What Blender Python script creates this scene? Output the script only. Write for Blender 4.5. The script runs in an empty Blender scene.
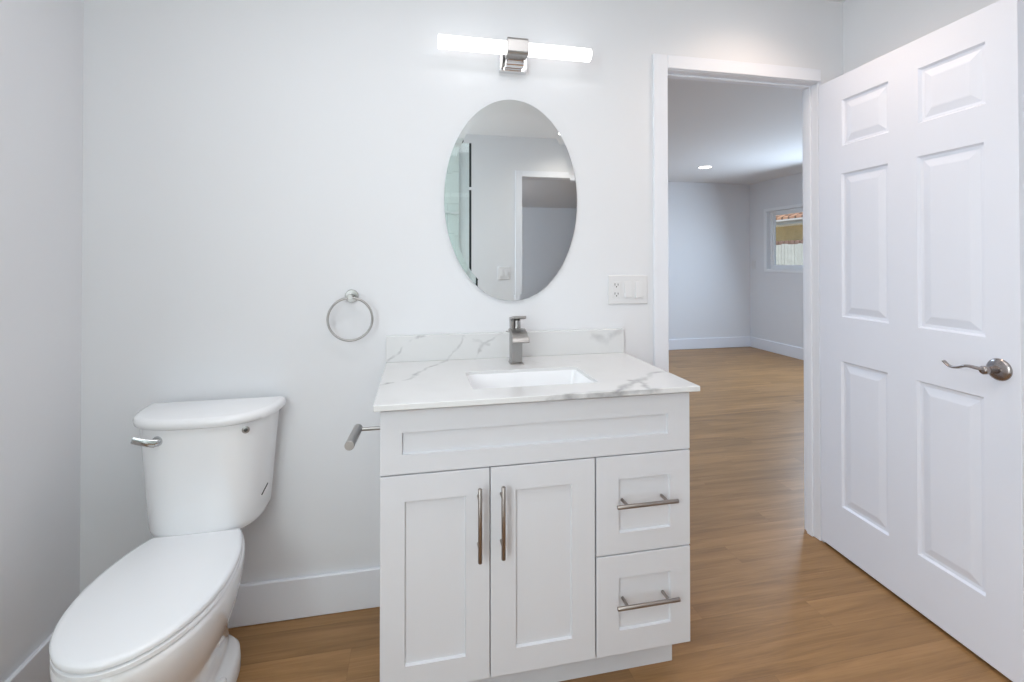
import bpy, bmesh, math, random
from mathutils import Vector, Matrix
sc = bpy.context.scene
COL = sc.collection
PI = math.pi

# ------------------------------------------------------------------ camera
cam_d = bpy.data.cameras.new('camera'); cam = bpy.data.objects.new('camera', cam_d); COL.objects.link(cam)
sc.camera = cam
YAW, PITCH, ROLL = 0.2032, 0.0085, -0.0008
_c, _s = math.cos(YAW), math.sin(YAW)
_r = Vector((_c, -_s, 0)); _f = Vector((_s, _c, 0)); _u = Vector((0, 0, 1))
_f2 = _f * math.cos(PITCH) + _u * math.sin(PITCH); _u2 = _u * math.cos(PITCH) - _f * math.sin(PITCH)
_r3 = _r * math.cos(ROLL) + _u2 * math.sin(ROLL); _u3 = _u2 * math.cos(ROLL) - _r * math.sin(ROLL)
M = Matrix((_r3, _u3, -_f2)).transposed().to_4x4(); M.translation = Vector((0.1085, -1.8056, 1.2682))
cam.matrix_world = M
cam_d.sensor_width = 36; cam_d.lens = 469.01 * 36 / 1024
cam_d.shift_y = (256.71 - 341) / 1024; cam_d.shift_x = -(512.76 - 512) / 1024
cam_d.clip_start = 0.02

# ------------------------------------------------------------------ colour management, world, lights
sc.view_settings.view_transform = 'Standard'; sc.view_settings.look = 'None'
sc.view_settings.gamma = 1; sc.view_settings.use_curve_mapping = False
sc.view_settings.exposure = 0.24
sc.cycles.max_bounces = 12; sc.cycles.diffuse_bounces = 8
w = bpy.data.worlds.new('world'); sc.world = w; w.use_nodes = True
nt = w.node_tree; nt.nodes.clear()
o_ = nt.nodes.new('ShaderNodeOutputWorld'); b_ = nt.nodes.new('ShaderNodeBackground'); s_ = nt.nodes.new('ShaderNodeTexSky')
s_.sky_type = 'HOSEK_WILKIE'; s_.turbidity = 4; s_.ground_albedo = 0.4; s_.sun_direction = Vector((-0.5, -0.4, 0.75)).normalized()
b_.inputs['Strength'].default_value = 2.2
nt.links.new(s_.outputs[0], b_.inputs[0]); nt.links.new(b_.outputs[0], o_.inputs[0])

def light(name, typ, loc, energy, color=(1, 1, 1), size=0.5, size_y=None, direction=(0, 0, -1), spread=None, spot=None):
    d = bpy.data.lights.new(name, typ); d.energy = energy; d.color = color
    if typ == 'AREA':
        d.size = size
        if size_y: d.shape = 'RECTANGLE'; d.size_y = size_y
        if spread: d.spread = spread
    elif typ == 'SUN': d.angle = 0.02
    elif typ == 'SPOT':
        d.shadow_soft_size = size; d.spot_size = spot; d.spot_blend = 1.0
    else: d.shadow_soft_size = size
    o = bpy.data.objects.new(name, d); COL.objects.link(o); o.location = loc
    o.rotation_euler = Vector(direction).to_track_quat('-Z', 'Y').to_euler()
    return o

light('sun', 'SUN', (0, 0, 5), 5.0, (1.0, 0.95, 0.88), direction=(0.5, 0.4, -0.75))
# bathroom: warm recessed cans by the door, unseen fills added overhead and at left
light('ceiling_fill', 'AREA', (0.1, -1.02, 2.44), 8.5, (0.98, 0.975, 1.0), 1.3, .6)  # unseen soft fill under the ceiling, added without any fixture
light('can_light_bath', 'SPOT', (1.5, -0.36, 2.44), 14.0, (1.0, 0.76, 0.60), 0.06, spot=2.6)
light('can_light_bath_rear', 'SPOT', (1.5, -2.2, 2.44), 24.0, (1.0, 0.88, 0.76), 0.06, spot=2.6)
light('shower_fill', 'AREA', (-0.93, -2.3, 1.7), 15.5, (0.95, 0.97, 1.0), 0.5, 0.8, direction=(1, 0.35, -0.1))  # unseen fill added at the left wall to brighten the door side
light('rear_fill', 'AREA', (-0.55, -1.90, 1.0), 13.5, (0.93, 0.95, 1.0), 0.8, 1.5, direction=(1, .12, -0.02))  # unseen fill added in front of the shower screen, aimed across the room
# bedroom beyond the door: window daylight and cans
light('bedroom_window_light', 'AREA', (4.85, 2.4, 1.55), 44.0, (0.66, 0.82, 1.0), 1.0, 0.8, direction=(-1, -0.1, -0.3))
light('bedroom_ceiling_light', 'AREA', (1.2, 2.4, 2.36), 40.0, (0.62, 0.79, 1.0), 1.2, 1.2)
light('bedroom_can_light', 'SPOT', (3.51, 3.243, 2.37), 10.0, (1.0, 0.95, 0.9), 0.05, spot=2.7)
# room behind the camera, brightened by an added unseen area lamp
light('rear_room_fill', 'AREA', (-.85, -5.0, 1.5), 130.0, (0.78, 0.88, 1.0), 1.2, 1.2, direction=(1, -1.2, -.2))

# ------------------------------------------------------------------ materials
def mat(name, color=(0.8, 0.8, 0.8), rough=0.5, metal=0.0, noise=None, bump=None, coat=0.0, spec=0.5, emit=None, trans=0.0, ior=1.45, aniso=0.0):
    m = bpy.data.materials.new(name); m.use_nodes = True
    n = m.node_tree.nodes; l = m.node_tree.links; p = n['Principled BSDF']
    p.inputs['Base Color'].default_value = (*color, 1); p.inputs['Roughness'].default_value = rough
    p.inputs['Metallic'].default_value = metal; p.inputs['Coat Weight'].default_value = coat
    p.inputs['Specular IOR Level'].default_value = spec; p.inputs['IOR'].default_value = ior
    p.inputs['Transmission Weight'].default_value = trans; p.inputs['Anisotropic'].default_value = aniso
    if emit: p.inputs['Emission Color'].default_value = (*emit[0], 1); p.inputs['Emission Strength'].default_value = emit[1]
    tc = n.new('ShaderNodeTexCoord')
    if noise:   # (scale, amount)
        t = n.new('ShaderNodeTexNoise'); t.inputs['Scale'].default_value = noise[0]; t.inputs['Detail'].default_value = 4
        mr = n.new('ShaderNodeMapRange'); mr.inputs['To Min'].default_value = 1 - noise[1]; mr.inputs['To Max'].default_value = 1 + noise[1]
        mx = n.new('ShaderNodeMix'); mx.data_type = 'RGBA'; mx.blend_type = 'MULTIPLY'; mx.inputs[0].default_value = 1
        mx.inputs[6].default_value = (*color, 1)
        l.new(tc.outputs['Object'], t.inputs['Vector']); l.new(t.outputs[0], mr.inputs[0]); l.new(mr.outputs[0], mx.inputs[7]); l.new(mx.outputs[2], p.inputs['Base Color'])
    if bump:    # (scale, strength, distance)
        t = n.new('ShaderNodeTexNoise'); t.inputs['Scale'].default_value = bump[0]; t.inputs['Detail'].default_value = 3
        b = n.new('ShaderNodeBump'); b.inputs['Strength'].default_value = bump[1]; b.inputs['Distance'].default_value = bump[2]
        l.new(tc.outputs['Object'], t.inputs['Vector']); l.new(t.outputs[0], b.inputs['Height']); l.new(b.outputs[0], p.inputs['Normal'])
    return m

WALL = mat('wall_paint', (0.755, 0.765, 0.79), 0.65, noise=(1.5, 0.012), bump=(180, 0.12, 0.001))
CEIL = mat('ceiling_paint', (0.77, 0.77, 0.78), 0.8, noise=(2, 0.01), bump=(120, 0.15, 0.001))
TRIM = mat('trim_paint', (0.80, 0.82, 0.87), 0.35, noise=(3, 0.008))
DOORM = mat('door_paint', (0.79, 0.815, 0.89), 0.38, noise=(2, 0.01), bump=(60, 0.05, 0.001))
CABM = mat('cabinet_lacquer', (0.655, 0.665, 0.70), 0.38, noise=(4, 0.008))
PORC = mat('porcelain', (0.86, 0.87, 0.89), 0.08, noise=(5, 0.004), coat=0.4)
SEATM = mat('seat_plastic', (0.86, 0.88, 0.91), 0.16, noise=(5, 0.004))
CHROME = mat('chrome', (0.82, 0.82, 0.83), 0.08, 1.0, noise=(30, 0.02))
LCHR = mat('lever_chrome', (0.60, 0.61, 0.62), 0.18, 1.0, noise=(30, 0.02))
NICKEL = mat('brushed_nickel', (0.42, 0.41, 0.40), 0.34, 1.0, noise=(200, 0.06), aniso=0.4)
HANDLE = mat('satin_nickel_handle', (0.35, 0.315, 0.29), 0.36, 1.0, noise=(150, 0.06), aniso=0.4)
LEVER = mat('satin_nickel_lever', (0.36, 0.33, 0.32), 0.27, 1.0, noise=(100, 0.05))
MIRROR = mat('mirror_silver', (0.80, 0.84, 0.845), 0.005, 1.0, noise=(1, 0.004))
PLAST = mat('white_plastic', (0.73, 0.73, 0.74), 0.35, noise=(20, 0.01))
DARK = mat('dark_slot', (0.05, 0.05, 0.05), 0.5, noise=(20, 0.1))
GREYD = mat('grey_recess', (0.42, 0.42, 0.43), 0.5, noise=(20, 0.05))
BLACK = mat('black_rubber_seal', (0.012, 0.02, 0.022), 0.5, noise=(40, 0.1))
TUBE = mat('frosted_lamp_tube', (1, 1, 1), 0.3, noise=(30, 0.01), emit=((1.0, 0.985, 0.96), 1.05))
LENS = mat('recessed_lamp_lens', (1, 1, 1), 0.3, noise=(30, 0.01), emit=((1.0, 0.95, 0.88), 6.0))
VINYL = mat('window_vinyl', (0.84, 0.86, 0.88), 0.3, noise=(20, 0.01))
TILE = None

def glass_mat(name, color, rough=0.0):
    m = bpy.data.materials.new(name); m.use_nodes = True
    n = m.node_tree.nodes; l = m.node_tree.links; n.clear()
    o = n.new('ShaderNodeOutputMaterial'); t = n.new('ShaderNodeBsdfTransparent'); g = n.new('ShaderNodeBsdfGlossy')
    g.inputs['Roughness'].default_value = rough; mx = n.new('ShaderNodeMixShader')
    lw = n.new('ShaderNodeLayerWeight'); pw = n.new('ShaderNodeMath'); pw.operation = 'POWER'; pw.inputs[1].default_value = 5
    fr = n.new('ShaderNodeMath'); fr.operation = 'MULTIPLY_ADD'; fr.inputs[1].default_value = .9; fr.inputs[2].default_value = .035
    l.new(lw.outputs['Facing'], pw.inputs[0]); l.new(pw.outputs[0], fr.inputs[0])
    tex = n.new('ShaderNodeTexNoise'); tex.inputs['Scale'].default_value = 2; mr = n.new('ShaderNodeMapRange'); mr.inputs['To Min'].default_value = .985
    mc = n.new('ShaderNodeMix'); mc.data_type = 'RGBA'; mc.blend_type = 'MULTIPLY'; mc.inputs[0].default_value = 1; mc.inputs[6].default_value = (*color, 1)
    l.new(tex.outputs[0], mr.inputs[0]); l.new(mr.outputs[0], mc.inputs[7]); l.new(mc.outputs[2], t.inputs[0])
    l.new(fr.outputs[0], mx.inputs[0]); l.new(t.outputs[0], mx.inputs[1]); l.new(g.outputs[0], mx.inputs[2]); l.new(mx.outputs[0], o.inputs[0])
    return m
GLASS = glass_mat('window_glass', (0.96, 0.98, 0.98))
SHOWERG = glass_mat('shower_glass', (0.92, 0.965, 0.955))

def floor_mat():
    m = bpy.data.materials.new('oak_plank_floor'); m.use_nodes = True
    n = m.node_tree.nodes; l = m.node_tree.links; p = n['Principled BSDF']
    def math_(op, a, b=None, c=None):
        k = n.new('ShaderNodeMath'); k.operation = op
        for i, v in enumerate((a, b, c)):
            if v is None: continue
            if isinstance(v, (int, float)): k.inputs[i].default_value = v
            else: l.new(v, k.inputs[i])
        return k.outputs[0]
    tc = n.new('ShaderNodeTexCoord'); sp = n.new('ShaderNodeSeparateXYZ'); l.new(tc.outputs['Object'], sp.inputs[0])
    x, y = sp.outputs[0], sp.outputs[1]
    v = math_('DIVIDE', math_('SUBTRACT', y, 0.06), 0.122)
    row = math_('FLOOR', v); fv = math_('SUBTRACT', v, row)
    # butt joints step from row to row
    jx = math_('ADD', math_('MULTIPLY', math_('ADD', row, 1), -0.4267), 1.449)
    u = math_('DIVIDE', math_('SUBTRACT', x, jx), 1.2)
    pk = math_('FLOOR', u); fu = math_('SUBTRACT', u, pk)
    cb = n.new('ShaderNodeCombineXYZ'); l.new(pk, cb.inputs[0]); l.new(row, cb.inputs[1])
    wn = n.new('ShaderNodeTexWhiteNoise'); wn.noise_dimensions = '2D'; l.new(cb.outputs[0], wn.inputs['Vector'])
    rnd = wn.outputs['Value']
    # grain: stretched noise, offset per plank
    gx = math_('ADD', math_('MULTIPLY', x, 1.6), math_('MULTIPLY', rnd, 37.0)); gy = math_('MULTIPLY', y, 22.0)
    gc = n.new('ShaderNodeCombineXYZ'); l.new(gx, gc.inputs[0]); l.new(gy, gc.inputs[1]); l.new(math_('MULTIPLY', rnd, 9), gc.inputs[2])
    g1 = n.new('ShaderNodeTexNoise'); g1.inputs['Scale'].default_value = 1.0; g1.inputs['Detail'].default_value = 7; g1.inputs['Roughness'].default_value = 0.6; g1.inputs['Distortion'].default_value = 0.6
    l.new(gc.outputs[0], g1.inputs['Vector'])
    fc = n.new('ShaderNodeCombineXYZ'); l.new(math_('MULTIPLY', gx, 4), fc.inputs[0]); l.new(math_('MULTIPLY', y, 190), fc.inputs[1])
    g2 = n.new('ShaderNodeTexNoise'); g2.inputs['Scale'].default_value = 1.0; g2.inputs['Detail'].default_value = 4
    l.new(fc.outputs[0], g2.inputs['Vector'])
    t = math_('ADD', math_('MULTIPLY', g1.outputs[0], 0.8), math_('MULTIPLY', g2.outputs[0], 0.2))
    cr = n.new('ShaderNodeValToRGB'); e = cr.color_ramp
    e.elements[0].position = 0.30; e.elements[0].color = (0.195, 0.098, 0.034, 1)
    e.elements[1].position = 0.72; e.elements[1].color = (0.43, 0.235, 0.098, 1)
    k = e.elements.new(0.5); k.color = (0.305, 0.164, 0.062, 1)
    l.new(t, cr.inputs[0])
    tone = math_('MULTIPLY_ADD', rnd, 0.22, 0.88)
    # seams
    dv = math_('MINIMUM', fv, math_('SUBTRACT', 1, fv)); du = math_('MINIMUM', fu, math_('SUBTRACT', 1, fu))
    sv = math_('LESS_THAN', dv, 0.010); su = math_('LESS_THAN', du, 0.0009)
    seam = math_('MAXIMUM', sv, su)
    tone2 = math_('MULTIPLY', tone, math_('MULTIPLY_ADD', seam, -0.13, 1))
    mx = n.new('ShaderNodeMix'); mx.data_type = 'RGBA'; mx.blend_type = 'MULTIPLY'; mx.inputs[0].default_value = 1
    l.new(cr.outputs[0], mx.inputs[6]); l.new(tone2, mx.inputs[7]); l.new(mx.outputs[2], p.inputs['Base Color'])
    p.inputs['Roughness'].default_value = 0.40; p.inputs['Specular IOR Level'].default_value = 0.5
    b = n.new('ShaderNodeBump'); b.inputs['Strength'].default_value = 0.15; b.inputs['Distance'].default_value = 0.002
    l.new(math_('SUBTRACT', t, math_('MULTIPLY', seam, 0.6)), b.inputs['Height']); l.new(b.outputs[0], p.inputs['Normal'])
    return m
FLOOR = floor_mat()

def quartz_mat():
    """white quartz with grey veins that follow given polylines (slab surface) and a faint cloud"""
    m = bpy.data.materials.new('veined_white_quartz'); m.use_nodes = True
    n = m.node_tree.nodes; l = m.node_tree.links; p = n['Principled BSDF']
    tc = n.new('ShaderNodeTexCoord')
    nz = n.new('ShaderNodeTexNoise'); nz.inputs['Scale'].default_value = 14; nz.inputs['Detail'].default_value = 5
    l.new(tc.outputs['Object'], nz.inputs['Vector'])
    sub = n.new('ShaderNodeVectorMath'); sub.operation = 'SUBTRACT'; sub.inputs[1].default_value = (.5, .5, .5); l.new(nz.outputs['Color'], sub.inputs[0])
    scl = n.new('ShaderNodeVectorMath'); scl.operation = 'SCALE'; scl.inputs['Scale'].default_value = 0.06; l.new(sub.outputs[0], scl.inputs[0])
    add = n.new('ShaderNodeVectorMath'); add.operation = 'ADD'; l.new(tc.outputs['Object'], add.inputs[0]); l.new(scl.outputs[0], add.inputs[1])
    P = add.outputs[0]
    H = 0.8935
    # each vein: (points, half width, strength)
    veins = [([(-.02, -.355, H), (.056, -.30, H), (.10, -.262, H)], .006, .50),
             ([(.10, -.262, H), (.121, -.19, H), (.16, -.12, H), (.215, -.03, H)], .007, .42),
             ([(.215, -.02, H), (.26, -.02, .94), (.30, -.02, 1.0)], .004, .25),
             ([(.0, -.02, .894), (.043, -.02, .927), (.052, -.02, .951), (.095, -.02, .977), (.14, -.02, .992)], .005, .38),
             ([(.325, -.03, H), (.345, -.02, .92), (.379, -.02, .952), (.43, -.02, .982)], .005, .36),
             ([(.29, -.02, .99), (.34, -.02, .955), (.39, -.02, .94)], .004, .28),
             ([(.63, -.60, H), (.72, -.50, H), (.782, -.45, H)], .012, .62),
             ([(.782, -.45, H), (.827, -.41, H), (.88, -.362, H), (.95, -.345, H)], .009, .55),
             ([(.78, -.57, H), (.775, -.52, H), (.797, -.478, H), (.76, -.44, H)], .010, .6),
             ([(.47, -.55, H - .01), (.58, -.545, H - .012), (.70, -.55, H - .006), (.80, -.55, H - .004)], .012, .6),
             ([(.66, -.12, H), (.72, -.16, H), (.745, -.215, H)], .003, .25),
             ([(.44, -.06, H), (.53, -.11, H), (.58, -.16, H)], .003, .22),
             ([(.80, -.02, .97), (.86, -.02, .94), (.93, -.02, .985)], .012, .25)]
    acc = None
    for pts, hw, st in veins:
        for a, b in zip(pts, pts[1:]):
            A = Vector(a); B = Vector(b); D = B - A
            s1 = n.new('ShaderNodeVectorMath'); s1.operation = 'SUBTRACT'; s1.inputs[1].default_value = A; l.new(P, s1.inputs[0])
            dt = n.new('ShaderNodeVectorMath'); dt.operation = 'DOT_PRODUCT'; dt.inputs[1].default_value = D / D.length_squared; l.new(s1.outputs[0], dt.inputs[0])
            cl = n.new('ShaderNodeClamp'); l.new(dt.outputs['Value'], cl.inputs[0])
            sc_ = n.new('ShaderNodeVectorMath'); sc_.operation = 'SCALE'; sc_.inputs[0].default_value = D; l.new(cl.outputs[0], sc_.inputs['Scale'])
            ds = n.new('ShaderNodeVectorMath'); ds.operation = 'DISTANCE'; l.new(s1.outputs[0], ds.inputs[0]); l.new(sc_.outputs[0], ds.inputs[1])
            mr = n.new('ShaderNodeMapRange'); mr.interpolation_type = 'SMOOTHSTEP'
            mr.inputs['From Min'].default_value = 0.0; mr.inputs['From Max'].default_value = hw * 1.8
            mr.inputs['To Min'].default_value = min(.85, st * 1.3); mr.inputs['To Max'].default_value = 0
            l.new(ds.outputs['Value'], mr.inputs[0])
            if acc is None: acc = mr.outputs[0]
            else:
                mxn = n.new('ShaderNodeMath'); mxn.operation = 'MAXIMUM'; l.new(acc, mxn.inputs[0]); l.new(mr.outputs[0], mxn.inputs[1]); acc = mxn.outputs[0]
    # break the veins up
    n2 = n.new('ShaderNodeTexNoise'); n2.inputs['Scale'].default_value = 22; n2.inputs['Detail'].default_value = 4; l.new(tc.outputs['Object'], n2.inputs['Vector'])
    mr2 = n.new('ShaderNodeMapRange'); mr2.inputs['From Min'].default_value = .3; mr2.inputs['From Max'].default_value = .65; mr2.inputs['To Min'].default_value = .3; l.new(n2.outputs[0], mr2.inputs[0])
    mu = n.new('ShaderNodeMath'); mu.operation = 'MULTIPLY'; l.new(acc, mu.inputs[0]); l.new(mr2.outputs[0], mu.inputs[1])
    n3 = n.new('ShaderNodeTexNoise'); n3.inputs['Scale'].default_value = 5; n3.inputs['Detail'].default_value = 6; l.new(tc.outputs['Object'], n3.inputs['Vector'])
    mr3 = n.new('ShaderNodeMapRange'); mr3.inputs['From Min'].default_value = .5; mr3.inputs['From Max'].default_value = .8; mr3.inputs['To Max'].default_value = .12; l.new(n3.outputs[0], mr3.inputs[0])
    ad = n.new('ShaderNodeMath'); ad.operation = 'ADD'; ad.use_clamp = True; l.new(mu.outputs[0], ad.inputs[0]); l.new(mr3.outputs[0], ad.inputs[1])
    mx = n.new('ShaderNodeMix'); mx.data_type = 'RGBA'; mx.inputs[6].default_value = (0.71, 0.715, 0.72, 1); mx.inputs[7].default_value = (0.20, 0.20, 0.215, 1)
    l.new(ad.outputs[0], mx.inputs[0]); l.new(mx.outputs[2], p.inputs['Base Color'])
    p.inputs['Roughness'].default_value = 0.14
    return m
QUARTZ = quartz_mat()

def brick_like(name, c1, c2, mortar, scale, wdt, hgt, rough=0.6, msize=0.01, offset=0.5, rot=None, bump=0.3):
    m = bpy.data.materials.new(name); m.use_nodes = True
    n = m.node_tree.nodes; l = m.node_tree.links; p = n['Principled BSDF']
    tc = n.new('ShaderNodeTexCoord'); mp = n.new('ShaderNodeMapping')
    if rot: mp.inputs['Rotation'].default_value = rot
    b = n.new('ShaderNodeTexBrick'); b.inputs['Scale'].default_value = scale; b.inputs['Color1'].default_value = (*c1, 1); b.inputs['Color2'].default_value = (*c2, 1)
    b.inputs['Mortar'].default_value = (*mortar, 1); b.inputs['Mortar Size'].default_value = msize; b.inputs['Brick Width'].default_value = wdt; b.inputs['Row Height'].default_value = hgt; b.offset = offset
    l.new(tc.outputs['Object'], mp.inputs[0]); l.new(mp.outputs[0], b.inputs['Vector']); l.new(b.outputs[0], p.inputs['Base Color'])
    bp = n.new('ShaderNodeBump'); bp.inputs['Strength'].default_value = bump; bp.inputs['Distance'].default_value = .005; bp.invert = True
    l.new(b.outputs['Fac'], bp.inputs['Height']); l.new(bp.outputs[0], p.inputs['Normal'])
    p.inputs['Roughness'].default_value = rough
    return m
ROOFT = brick_like('clay_roof_tiles', (0.50, 0.30, 0.20), (0.42, 0.24, 0.17), (0.12, 0.07, 0.05), 1, .3, .22, .8, .03)
STUCCO = mat('ochre_stucco', (0.72, 0.56, 0.30), 0.9, noise=(4, 0.25), bump=(60, 0.4, 0.01))
FENCEM = mat('weathered_fence_boards', (0.47, 0.49, 0.48), 0.85, noise=(9, 0.2), bump=(40, 0.3, 0.004))
CLAY = mat('clay_cap', (0.17, 0.11, 0.09), 0.85, noise=(12, 0.3))
GROUND = mat('yard_concrete', (0.42, 0.40, 0.37), 0.95, noise=(3, 0.15), bump=(50, 0.3, 0.004))
FASCIA = mat('white_fascia', (0.82, 0.82, 0.80), 0.6, noise=(10, 0.03))

# ------------------------------------------------------------------ mesh helpers
def link(name, bm, m, parent=None, flat=False, smooth=False, angle=35, bevel=0, seg=2, subsurf=0):
    me = bpy.data.meshes.new(name)
    bmesh.ops.recalc_face_normals(bm, faces=bm.faces)
    bm.to_mesh(me); bm.free()
    me.materials.append(m)
    o = bpy.data.objects.new(name, me); COL.objects.link(o)
    if bevel:
        md = o.modifiers.new('bevel', 'BEVEL'); md.width = bevel; md.segments = seg; md.limit_method = 'ANGLE'; md.angle_limit = math.radians(82 if flat else 40)
        md = o.modifiers.new('normals', 'WEIGHTED_NORMAL'); md.keep_sharp = True
    if subsurf:
        md = o.modifiers.new('sub', 'SUBSURF'); md.levels = subsurf; md.render_levels = subsurf
    if not flat and (smooth or bevel or subsurf):
        for f in me.polygons: f.use_smooth = True
        if not subsurf:
            me.set_sharp_from_angle(angle=math.radians(angle))
    if parent:
        o.parent = parent; o.matrix_parent_inverse = Matrix.Translation(parent.location).inverted() if parent.parent is None else Matrix.Identity(4)
        if parent.parent is not None: o.matrix_parent_inverse = Matrix.Identity(4)
        if parent.parent is None:
            pr = parent
            o.matrix_parent_inverse = (Matrix.Translation(pr.location) @ pr.rotation_euler.to_matrix().to_4x4()).inverted()
    return o

def thing(name, label, cat, loc, group=None, kind=None):
    o = bpy.data.objects.new(name, None); COL.objects.link(o); o.location = loc
    o.empty_display_size = 0.05
    o['label'] = label
    if kind: o['kind'] = kind
    if cat: o['category'] = cat
    if group: o['group'] = group
    return o
def struct(o, label=None):
    o['kind'] = 'structure'
    if label: o['label'] = label
    return o
def tag(o, label, cat, group=None):
    o['label'] = label; o['category'] = cat
    if group: o['group'] = group
    return o

def box(bm, x0, x1, y0, y1, z0, z1, mtx=None):
    vs = [bm.verts.new((x, y, z)) for z in (z0, z1) for x, y in ((x0, y0), (x1, y0), (x1, y1), (x0, y1))]
    if mtx:
        for v in vs: v.co = mtx @ v.co
    for f in ((0, 3, 2, 1), (4, 5, 6, 7), (0, 1, 5, 4), (1, 2, 6, 5), (2, 3, 7, 6), (3, 0, 4, 7)):
        bm.faces.new([vs[i] for i in f])
    return vs
def bx(*a, mtx=None):
    bm = bmesh.new(); box(bm, *a, mtx=mtx); return bm

def frame_of(d):
    d = Vector(d).normalized(); a = Vector((0, 0, 1)) if abs(d.z) < .9 else Vector((1, 0, 0))
    u = d.cross(a).normalized(); v = d.cross(u).normalized(); return u, v
def loft(bm, rings, cap=True, closed=True):
    R = [[bm.verts.new(p) for p in r] for r in rings]; n = len(R[0])
    for a, b in zip(R, R[1:]):
        for i in range(n if closed else n - 1):
            j = (i + 1) % n
            bm.faces.new((a[i], a[j], b[j], b[i]))
    if cap:
        bm.faces.new(R[0][::-1]); bm.faces.new(R[-1])
    return R
def lathe(bm, base, axis, prof, seg=40, cap=True):
    """prof: list of (distance along axis, radius)"""
    axis = Vector(axis).normalized(); u, v = frame_of(axis); base = Vector(base)
    rings = [[base + axis * h + (u * math.cos(2 * PI * i / seg) + v * math.sin(2 * PI * i / seg)) * max(r, 1e-4) for i in range(seg)] for h, r in prof]
    loft(bm, rings, cap)
def cyl(bm, a, b, r, seg=28, ch=0.0):
    a = Vector(a); b = Vector(b); L = (b - a).length
    prof = [(0, r), (L, r)] if not ch else [(0, r - ch), (ch, r), (L - ch, r), (L, r - ch)]
    lathe(bm, a, b - a, prof, seg)
def sweep(bm, pts, sect, cap=True, up=None, closed=False):
    """sect(i, t) -> list of (u, v) offsets"""
    pts = [Vector(p) for p in pts]; rings = []
    N = len(pts)
    for i, p in enumerate(pts):
        if closed: d = pts[(i + 1) % N] - pts[i - 1]
        else: d = pts[min(i + 1, N - 1)] - pts[max(i - 1, 0)]
        d.normalize()
        U = Vector(up) if up else Vector((0, 0, 1)); s = d.cross(U).normalized(); t = s.cross(d).normalized()
        rings.append([p + s * a + t * b for a, b in sect(i, i / (N - 1))])
    if closed: rings.append(rings[0]); 
    loft(bm, rings, cap and not closed)
    if closed: bmesh.ops.remove_doubles(bm, verts=bm.verts, dist=1e-6)
def circ(r, n=16): return [(r * math.cos(2 * PI * k / n), r * math.sin(2 * PI * k / n)) for k in range(n)]
def rrect(w, h, r, n=6):
    out = []
    for cx, cy, a0 in ((w / 2 - r, h / 2 - r, 0), (-w / 2 + r, h / 2 - r, PI / 2), (-w / 2 + r, -h / 2 + r, PI), (w / 2 - r, -h / 2 + r, 1.5 * PI)):
        for k in range(n + 1):
            a = a0 + PI / 2 * k / n; out.append((cx + r * math.cos(a), cy + r * math.sin(a)))
    return out
def catmull(P, n=8):
    P = [Vector(p) for p in P]; out = []
    for i in range(len(P) - 1):
        p0 = P[max(i - 1, 0)]; p1 = P[i]; p2 = P[i + 1]; p3 = P[min(i + 2, len(P) - 1)]
        for k in range(n):
            t = k / n
            out.append(0.5 * ((2 * p1) + (p2 - p0) * t + (2 * p0 - 5 * p1 + 4 * p2 - p3) * t * t + (3 * p1 - p0 - 3 * p2 + p3) * t ** 3))
    out.append(P[-1]); return out

def panel_board(W, H, T, rects, prof, both=False):
    """board in local coords: x 0..W, z 0..H, front face at y=0 looking -y, thickness T to +y.
    rects: moulded panels (x0,z0,x1,z1); prof: list of (inset, depth)"""
    bm = bmesh.new()
    def face(ysurf, sgn):
        xs = sorted({0, W} | {r[0] for r in rects} | {r[2] for r in rects}); zs = sorted({0, H} | {r[1] for r in rects} | {r[3] for r in rects})
        for xa, xb in zip(xs, xs[1:]):
            for za, zb in zip(zs, zs[1:]):
                cx, cz = (xa + xb) / 2, (za + zb) / 2
                if any(r[0] < cx < r[2] and r[1] < cz < r[3] for r in rects): continue
                q = [bm.verts.new((x, ysurf, z)) for x, z in ((xa, za), (xb, za), (xb, zb), (xa, zb))]
                bm.faces.new(q if sgn > 0 else q[::-1])
        for x0, z0, x1, z1 in rects:
            prev = None
            for ins, dep in [(0, 0)] + prof:
                ring = [bm.verts.new((x, ysurf + sgn * dep, z)) for x, z in ((x0 + ins, z0 + ins), (x1 - ins, z0 + ins), (x1 - ins, z1 - ins), (x0 + ins, z1 - ins))]
                if prev:
                    for i in range(4):
                        q = (prev[i], prev[(i + 1) % 4], ring[(i + 1) % 4], ring[i]); bm.faces.new(q if sgn > 0 else q[::-1])
                prev = ring
            bm.faces.new(prev if sgn > 0 else prev[::-1])
    face(0, 1)
    if both: face(T, -1)
    else:
        q = [bm.verts.new(p) for p in ((0, T, 0), (W, T, 0), (W, T, H), (0, T, H))]; bm.faces.new(q[::-1])
    bmesh.ops.remove_doubles(bm, verts=bm.verts, dist=1e-6)
    # rim: one strip along each edge, following every vertex on the front and back
    for ax, val in ((0, 0), (0, W), (2, 0), (2, H)):
        oth = 2 - ax
        fr = sorted([v for v in bm.verts if abs(v.co[ax] - val) < 1e-6 and abs(v.co.y) < 1e-6], key=lambda v: v.co[oth])
        bk = sorted([v for v in bm.verts if abs(v.co[ax] - val) < 1e-6 and abs(v.co.y - T) < 1e-6], key=lambda v: v.co[oth])
        bm.faces.new(fr + bk[::-1])
    return bm
def xform(bm, mtx):
    bmesh.ops.transform(bm, matrix=mtx, verts=bm.verts); return bm

# ------------------------------------------------------------------ the setting
H0, HB = 2.46, 2.393            # ceilings: bathroom, bedroom
XL, XR = -0.973, 2.039          # bathroom side walls
YB = -2.62                      # rear wall of the bathroom
XD, XJ, ZD = 1.150, 1.899, 2.077   # doorway
T = 0.08
FX, FY = 4.943, 4.279           # bedroom corner
RX0, RX1, RY = -0.95, 6.0, -8.4 # rear room
struct(link('floor', bx(-1.6, 6.2, -8.6, 4.5, -0.05, 0.0), FLOOR))

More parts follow.
